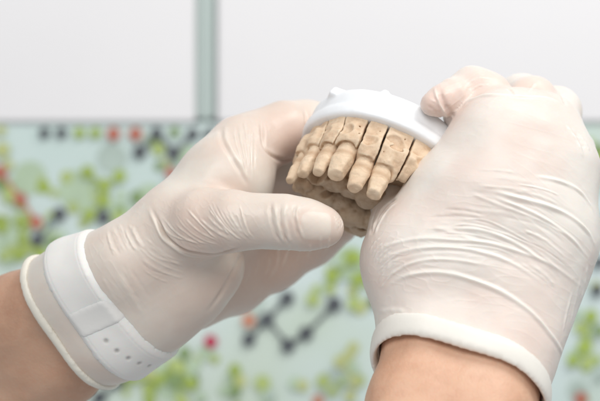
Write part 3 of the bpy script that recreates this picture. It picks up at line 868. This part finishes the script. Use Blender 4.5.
def build_background():
    M_door = mat_plain('white_lacquer', (0.85, 0.838, 0.842), 0.32, 0, 0.012, 8, 0, 0.5)
    M_rail = mat_plain('grey_green_rail', (0.52, 0.60, 0.57), 0.35, 0, 0.03, 8)
    M_dark = mat_plain('shadow_gap', (0.36, 0.40, 0.39), 0.6)
    M_wall = mat_plain('wall_paint', (0.7, 0.7, 0.69), 0.7)
    # printed splashback, its print is thin ink on the panel
    r = thing('splashback', 'pale blue splashback panel printed with blurred coloured molecules, below the white cupboards', 'splashback', at(300, 260, BY+3))
    m, nt, b = new_mat('printed_panel')
    c = ramp(nt, noise(nt, 7.5, 3, 0.5), [(0.3, (0.58, 0.71, 0.67)), (0.5, (0.66, 0.77, 0.745)), (0.7, (0.71, 0.80, 0.81))])
    c = mixc(nt, ramp(nt, noise(nt, 5.0, 2, 0.5, dist=.4), [(0.52, (0, 0, 0)), (0.72, (.6,)*3)]), c, (0.50, 0.60, 0.34))
    nt.links.new(c, b.inputs['Base Color']); b.inputs['Roughness'].default_value = 0.3
    box('panel', -260, 123.0, 900, 700, BY+3, BY+11, m, r, 0.5)
    cols = {'d': (0.095, 0.105, 0.115), 'g': (0.36, 0.47, 0.10), 'l': (0.45, 0.55, 0.20), 'r': (0.50, 0.17, 0.12), 'o': (0.58, 0.26, 0.17), 'p': (0.55, 0.04, 0.10),
            'f': (0.49, 0.62, 0.44), 'v': (0.23, 0.33, 0.14), 'k': (0.27, 0.34, 0.34), 'y': (0.54, 0.58, 0.26), 'm': (0.48, 0.58, 0.52)}
    names = {'d': 'ink_charcoal', 'g': 'ink_green', 'l': 'ink_lime', 'r': 'ink_red', 'o': 'ink_orange', 'p': 'ink_crimson', 'f': 'ink_faint_green', 'v': 'ink_olive', 'k': 'ink_grey', 'y': 'ink_yellow', 'm': 'ink_mist'}
    keys = list(cols); mats = []
    for k in keys:
        mm, nt_, b_ = new_mat(names[k]); col = cols[k]
        nt_.links.new(ramp(nt_, noise(nt_, 25, 3), [(0.3, tuple(x*.88 for x in col)), (0.7, tuple(min(1, x*1.12) for x in col))]), b_.inputs['Base Color'])
        b_.inputs['Roughness'].default_value = 0.3; mats.append(mm)
    A = [  # blurred back layer first: px, py, r, colour
        (30, 178, 17, 'f'), (78, 190, 20, 'f'), (112, 158, 15, 'm'), (3, 150, 9, 'y'), (52, 250, 16, 'f'), (150, 200, 16, 'f'), (190, 160, 14, 'f'), (20, 225, 12, 'l'),
        (120, 215, 14, 'f'), (350, 262, 16, 'f'), (170, 385, 16, 'f'), (330, 385, 14, 'm'), (585, 180, 20, 'm'), (588, 225, 16, 'm'), (250, 300, 14, 'm'), (578, 390, 10, 'm'), (5, 245, 10, 'f'),
        (45, 133, 6.5, 'd'), (62, 133, 6.5, 'd'), (80, 133, 6.5, 'g'), (96, 133, 6.5, 'g'), (114, 134, 8, 'r'), (136, 134, 8, 'r'), (157, 133, 7, 'd'), (175, 132, 6, 'v'), (193, 134, 7, 'd'), (210, 134, 7, 'd'), (228, 133, 7, 'r'), (246, 134, 7, 'v'),
        (140, 152, 8, 'd'), (174, 153, 8, 'd'), (171, 173, 6.5, 'r'), (214, 158, 8, 'd'), (232, 176, 7, 'g'),
        (88, 172, 7.5, 'g'), (120, 176, 7.5, 'g'), (105, 187, 7, 'g'), (105, 200, 7, 'g'), (90, 215, 7.5, 'g'), (120, 217, 6, 'l'), (137, 197, 7.5, 'v'), (104, 217, 8, 'd'), (60, 214, 8, 'd'), (52, 222, 5, 'k'), (38, 240, 8, 'd'),
        (1, 172, 8, 'r'), (21, 199, 7.5, 'r'), (37, 222, 7.5, 'r'), (2, 130, 6, 'y'), (21, 222, 6, 'g'), (24, 238, 6, 'g'), (42, 254, 7, 'g'), (6, 255, 6, 'l'), (20, 255, 7, 'g'), (62, 236, 6, 'f'),
        (287, 298, 8.5, 'd'), (267, 319, 8.5, 'd'), (249, 339, 8, 'd'), (288, 345, 8.5, 'd'), (306, 333, 8.5, 'd'), (334, 304, 9, 'd'), (249, 320, 8, 'o'), (211, 341, 7.5, 'p'),
        (355, 258, 7.5, 'g'), (332, 276, 8, 'g'), (358, 279, 8, 'g'), (313, 299, 8, 'l'), (354, 303, 8, 'l'), (340, 262, 6, 'f'), (375, 300, 7, 'd'), (372, 270, 7, 'g'),
        (340, 361, 7.5, 'y'), (355, 381, 7, 'y'), (350, 396, 7, 'y'), (235, 369, 7, 'g'), (235, 391, 7, 'v'), (238, 409, 7, 'g'),
        (178, 366, 8, 'l'), (175, 380, 9, 'v'), (192, 383, 7.5, 'g'), (160, 380, 6, 'g'), (138, 376, 7, 'l'), (185, 352, 7, 'v'), (182, 400, 8, 'l'), (200, 396, 6, 'f'),
        (118, 381, 8, 'd'), (100, 397, 8, 'd'), (85, 412, 8, 'd'), (150, 400, 7, 'g'), (318, 400, 7, 'o'), (270, 395, 6, 'm'),
        (598, 262, 7, 'd'), (590, 316, 8, 'g'), (584, 346, 9, 'g'), (598, 330, 7, 'v'), (580, 398, 8, 'r'), (596, 290, 7, 'd'), (600, 158, 6, 'g'), (572, 360, 7, 'g'), (600, 372, 8, 'm'),
        (-20, 190, 9, 'd'), (-25, 240, 9, 'g'), (630, 200, 9, 'r'), (640, 260, 9, 'g'), (625, 330, 9, 'd'), (660, 150, 8, 'd'), (-40, 140, 8, 'g'), (-60, 300, 9, 'r'),
        (400, 300, 9, 'd'), (440, 260, 9, 'g'), (480, 330, 9, 'r'), (520, 200, 9, 'd'), (420, 180, 9, 'g'), (200, 250, 9, 'd'), (160, 290, 9, 'g'), (100, 300, 9, 'r'), (60, 330, 9, 'g'), (250, 220, 9, 'd')]
    Bd = [(157, 133, 140, 152, 'd'), (157, 133, 174, 153, 'd'), (193, 134, 174, 153, 'd'), (174, 153, 171, 173, 'k'), (210, 134, 214, 158, 'k'),
          (60, 214, 38, 240, 'd'), (1, 172, 21, 199, 'o'), (21, 199, 37, 222, 'o'), (88, 172, 105, 187, 'g'), (120, 176, 105, 187, 'g'), (105, 187, 105, 200, 'g'), (105, 200, 90, 215, 'g'), (105, 200, 104, 217, 'v'),
          (287, 298, 267, 319, 'd'), (267, 319, 249, 339, 'd'), (267, 319, 288, 345, 'd'), (288, 345, 306, 333, 'd'), (306, 333, 334, 304, 'd'), (267, 319, 249, 320, 'k'),
          (332, 276, 355, 258, 'g'), (332, 276, 358, 279, 'f'), (332, 276, 313, 299, 'f'), (358, 279, 354, 303, 'g'), (340, 361, 355, 381, 'y'), (355, 381, 350, 396, 'y'), (235, 369, 235, 391, 'g'),
          (178, 366, 192, 383, 'g'), (185, 352, 175, 380, 'v'), (175, 380, 182, 400, 'g'), (118, 381, 100, 397, 'd'), (100, 397, 85, 412, 'd'), (138, 376, 160, 380, 'l'), (590, 316, 584, 346, 'g'), (584, 346, 572, 360, 'g'), (21, 222, 24, 238, 'g'), (24, 238, 20, 255, 'g'), (24, 238, 42, 254, 'g')]
    V = []; Fc = []; MI = []
    lay = [0]
    def addpoly(pts, k):
        yy = BY + 2.6 - lay[0]*0.012; lay[0] += 1
        n0 = len(V)
        for px, py in pts: 
            p = at(px, py, BY+3); V.append([p[0], yy, p[2]])
        Fc.append(list(range(n0, n0+len(pts)))); MI.append(keys.index(k))
    big = [a for a in A if a[2] > 9.5]; small = [a for a in A if a[2] <= 9.5]
    def disc(x, y, r_, k):
        if y + 0 < 126 + r_: y = max(y, 127 + r_*0.55)
        pts = []
        for i in range(28):
            t = -2*math.pi*i/28
            pts.append((x + r_*math.cos(t), max(y + r_*math.sin(t), 126.4)))
        addpoly(pts, k)
    rng = np.random.RandomState(11)
    regs = [(0, 175, 130, 225, 34), (120, 140, 215, 175, 8), (120, 350, 240, 401, 24), (315, 250, 370, 310, 12), (320, 340, 370, 401, 8), (572, 280, 600, 401, 9), (570, 130, 600, 250, 5), (0, 225, 60, 262, 16), (0, 126, 14, 200, 5), (240, 380, 330, 401, 5)]
    for x0, y0, x1, y1, n_ in regs:
        for _ in range(n_):
            big.append((rng.uniform(x0, x1), rng.uniform(y0, y1), rng.uniform(3.5, 8.0), rng.choice(['f', 'f', 'l', 'g', 'f', 'l', 'y', 'l', 'g', 'v'])))
    for a in big: disc(*a)
    for x0, y0, x1, y1, k in Bd:
        L = math.hypot(x1-x0, y1-y0); nx_, ny_ = -(y1-y0)/L*1.7, (x1-x0)/L*1.7
        addpoly([(x0+nx_, max(126.4, y0+ny_)), (x1+nx_, y1+ny_), (x1-nx_, y1-ny_), (x0-nx_, max(126.4, y0-ny_))], k)
    for a in small: disc(a[0], a[1], a[2]*0.86, a[3])
    mesh_obj('molecule_print', V, Fc, mats, r, smooth=False, mat_idx=MI)
    # cupboards
    for nm, x0, x1, lab in (('wall_cupboard', -320, 195, 'plain white cupboard door left of the grey-green vertical rail, above the printed panel'),
                            ('wall_cupboard', 217, 900, 'plain white cupboard door right of the grey-green rail, behind the dental cast')):
        t = thing(nm, lab, 'cupboard', at((x0+x1)/2, 122, BY), 'white cupboard doors above the splashback')
        box('door_panel', x0, -420, x1, 122.5, BY, BY+18, M_door, t, 1.5)
    t = thing('cupboard_rail', 'grey-green vertical rail filling the gap between two white cupboard doors', 'rail', at(206, 124, BY+4))
    box('rail_face', 195.4, -420, 214.2, 123.5, BY+1.2, BY+17.5, M_rail, t, 3.6)
    box('rail_groove', 214.6, -420, 216.6, 123.5, BY+4, BY+17.5, M_dark, t, 0.5)
    w = box('wall', -330, -430, 910, 710, BY+29, BY+40, M_wall, None, 0.5) if False else None
    a = at(-330, 710, BY+29); b_ = at(910, -430, BY+29)
    o = mesh_obj('wall', [[a[0], BY+29, a[2]], [b_[0], BY+29, a[2]], [b_[0], BY+29, b_[2]], [a[0], BY+29, b_[2]]], [[0, 1, 2, 3]], M_wall, None, smooth=False)
    o['kind'] = 'structure'

build_background()
build_cast()
build_left()
build_right()

# ------------------------------------------------------------------ light
w = bpy.data.worlds.new('World'); sc.world = w; w.use_nodes = True
bg = w.node_tree.nodes['Background']; bg.inputs[0].default_value = (0.93, 0.96, 1.0, 1); bg.inputs[1].default_value = 0.45
def area(name, loc, target, size, power, col):
    l = bpy.data.lights.new(name, 'AREA'); l.shape = 'RECTANGLE'; l.size = size[0]; l.size_y = size[1]; l.energy = power; l.color = col
    o = bpy.data.objects.new(name, l); link(o); o.location = loc
    o.rotation_euler = (Vector(target) - Vector(loc)).to_track_quat('-Z', 'Y').to_euler()
    return o
area('ceiling_lamp', (0.40, -0.16, 0.62), (0.06, 0.0, 0), (0.40, 0.35), 3.4, (1, 0.985, 0.96))
area('door_fill', (-0.15, -1.3, 1.0), (-0.05, 0.36, 0.1), (1.2, 0.8), 15.6, (1.0, 0.985, 0.97))  # unseen fill light, added to brighten the doors behind

sc.view_settings.view_transform = 'Standard'; sc.view_settings.look = 'None'; sc.view_settings.exposure = 0; sc.view_settings.gamma = 1
sc.render.engine = 'CYCLES'
sc.cycles.use_denoising = True
sc.cycles.max_bounces = 8
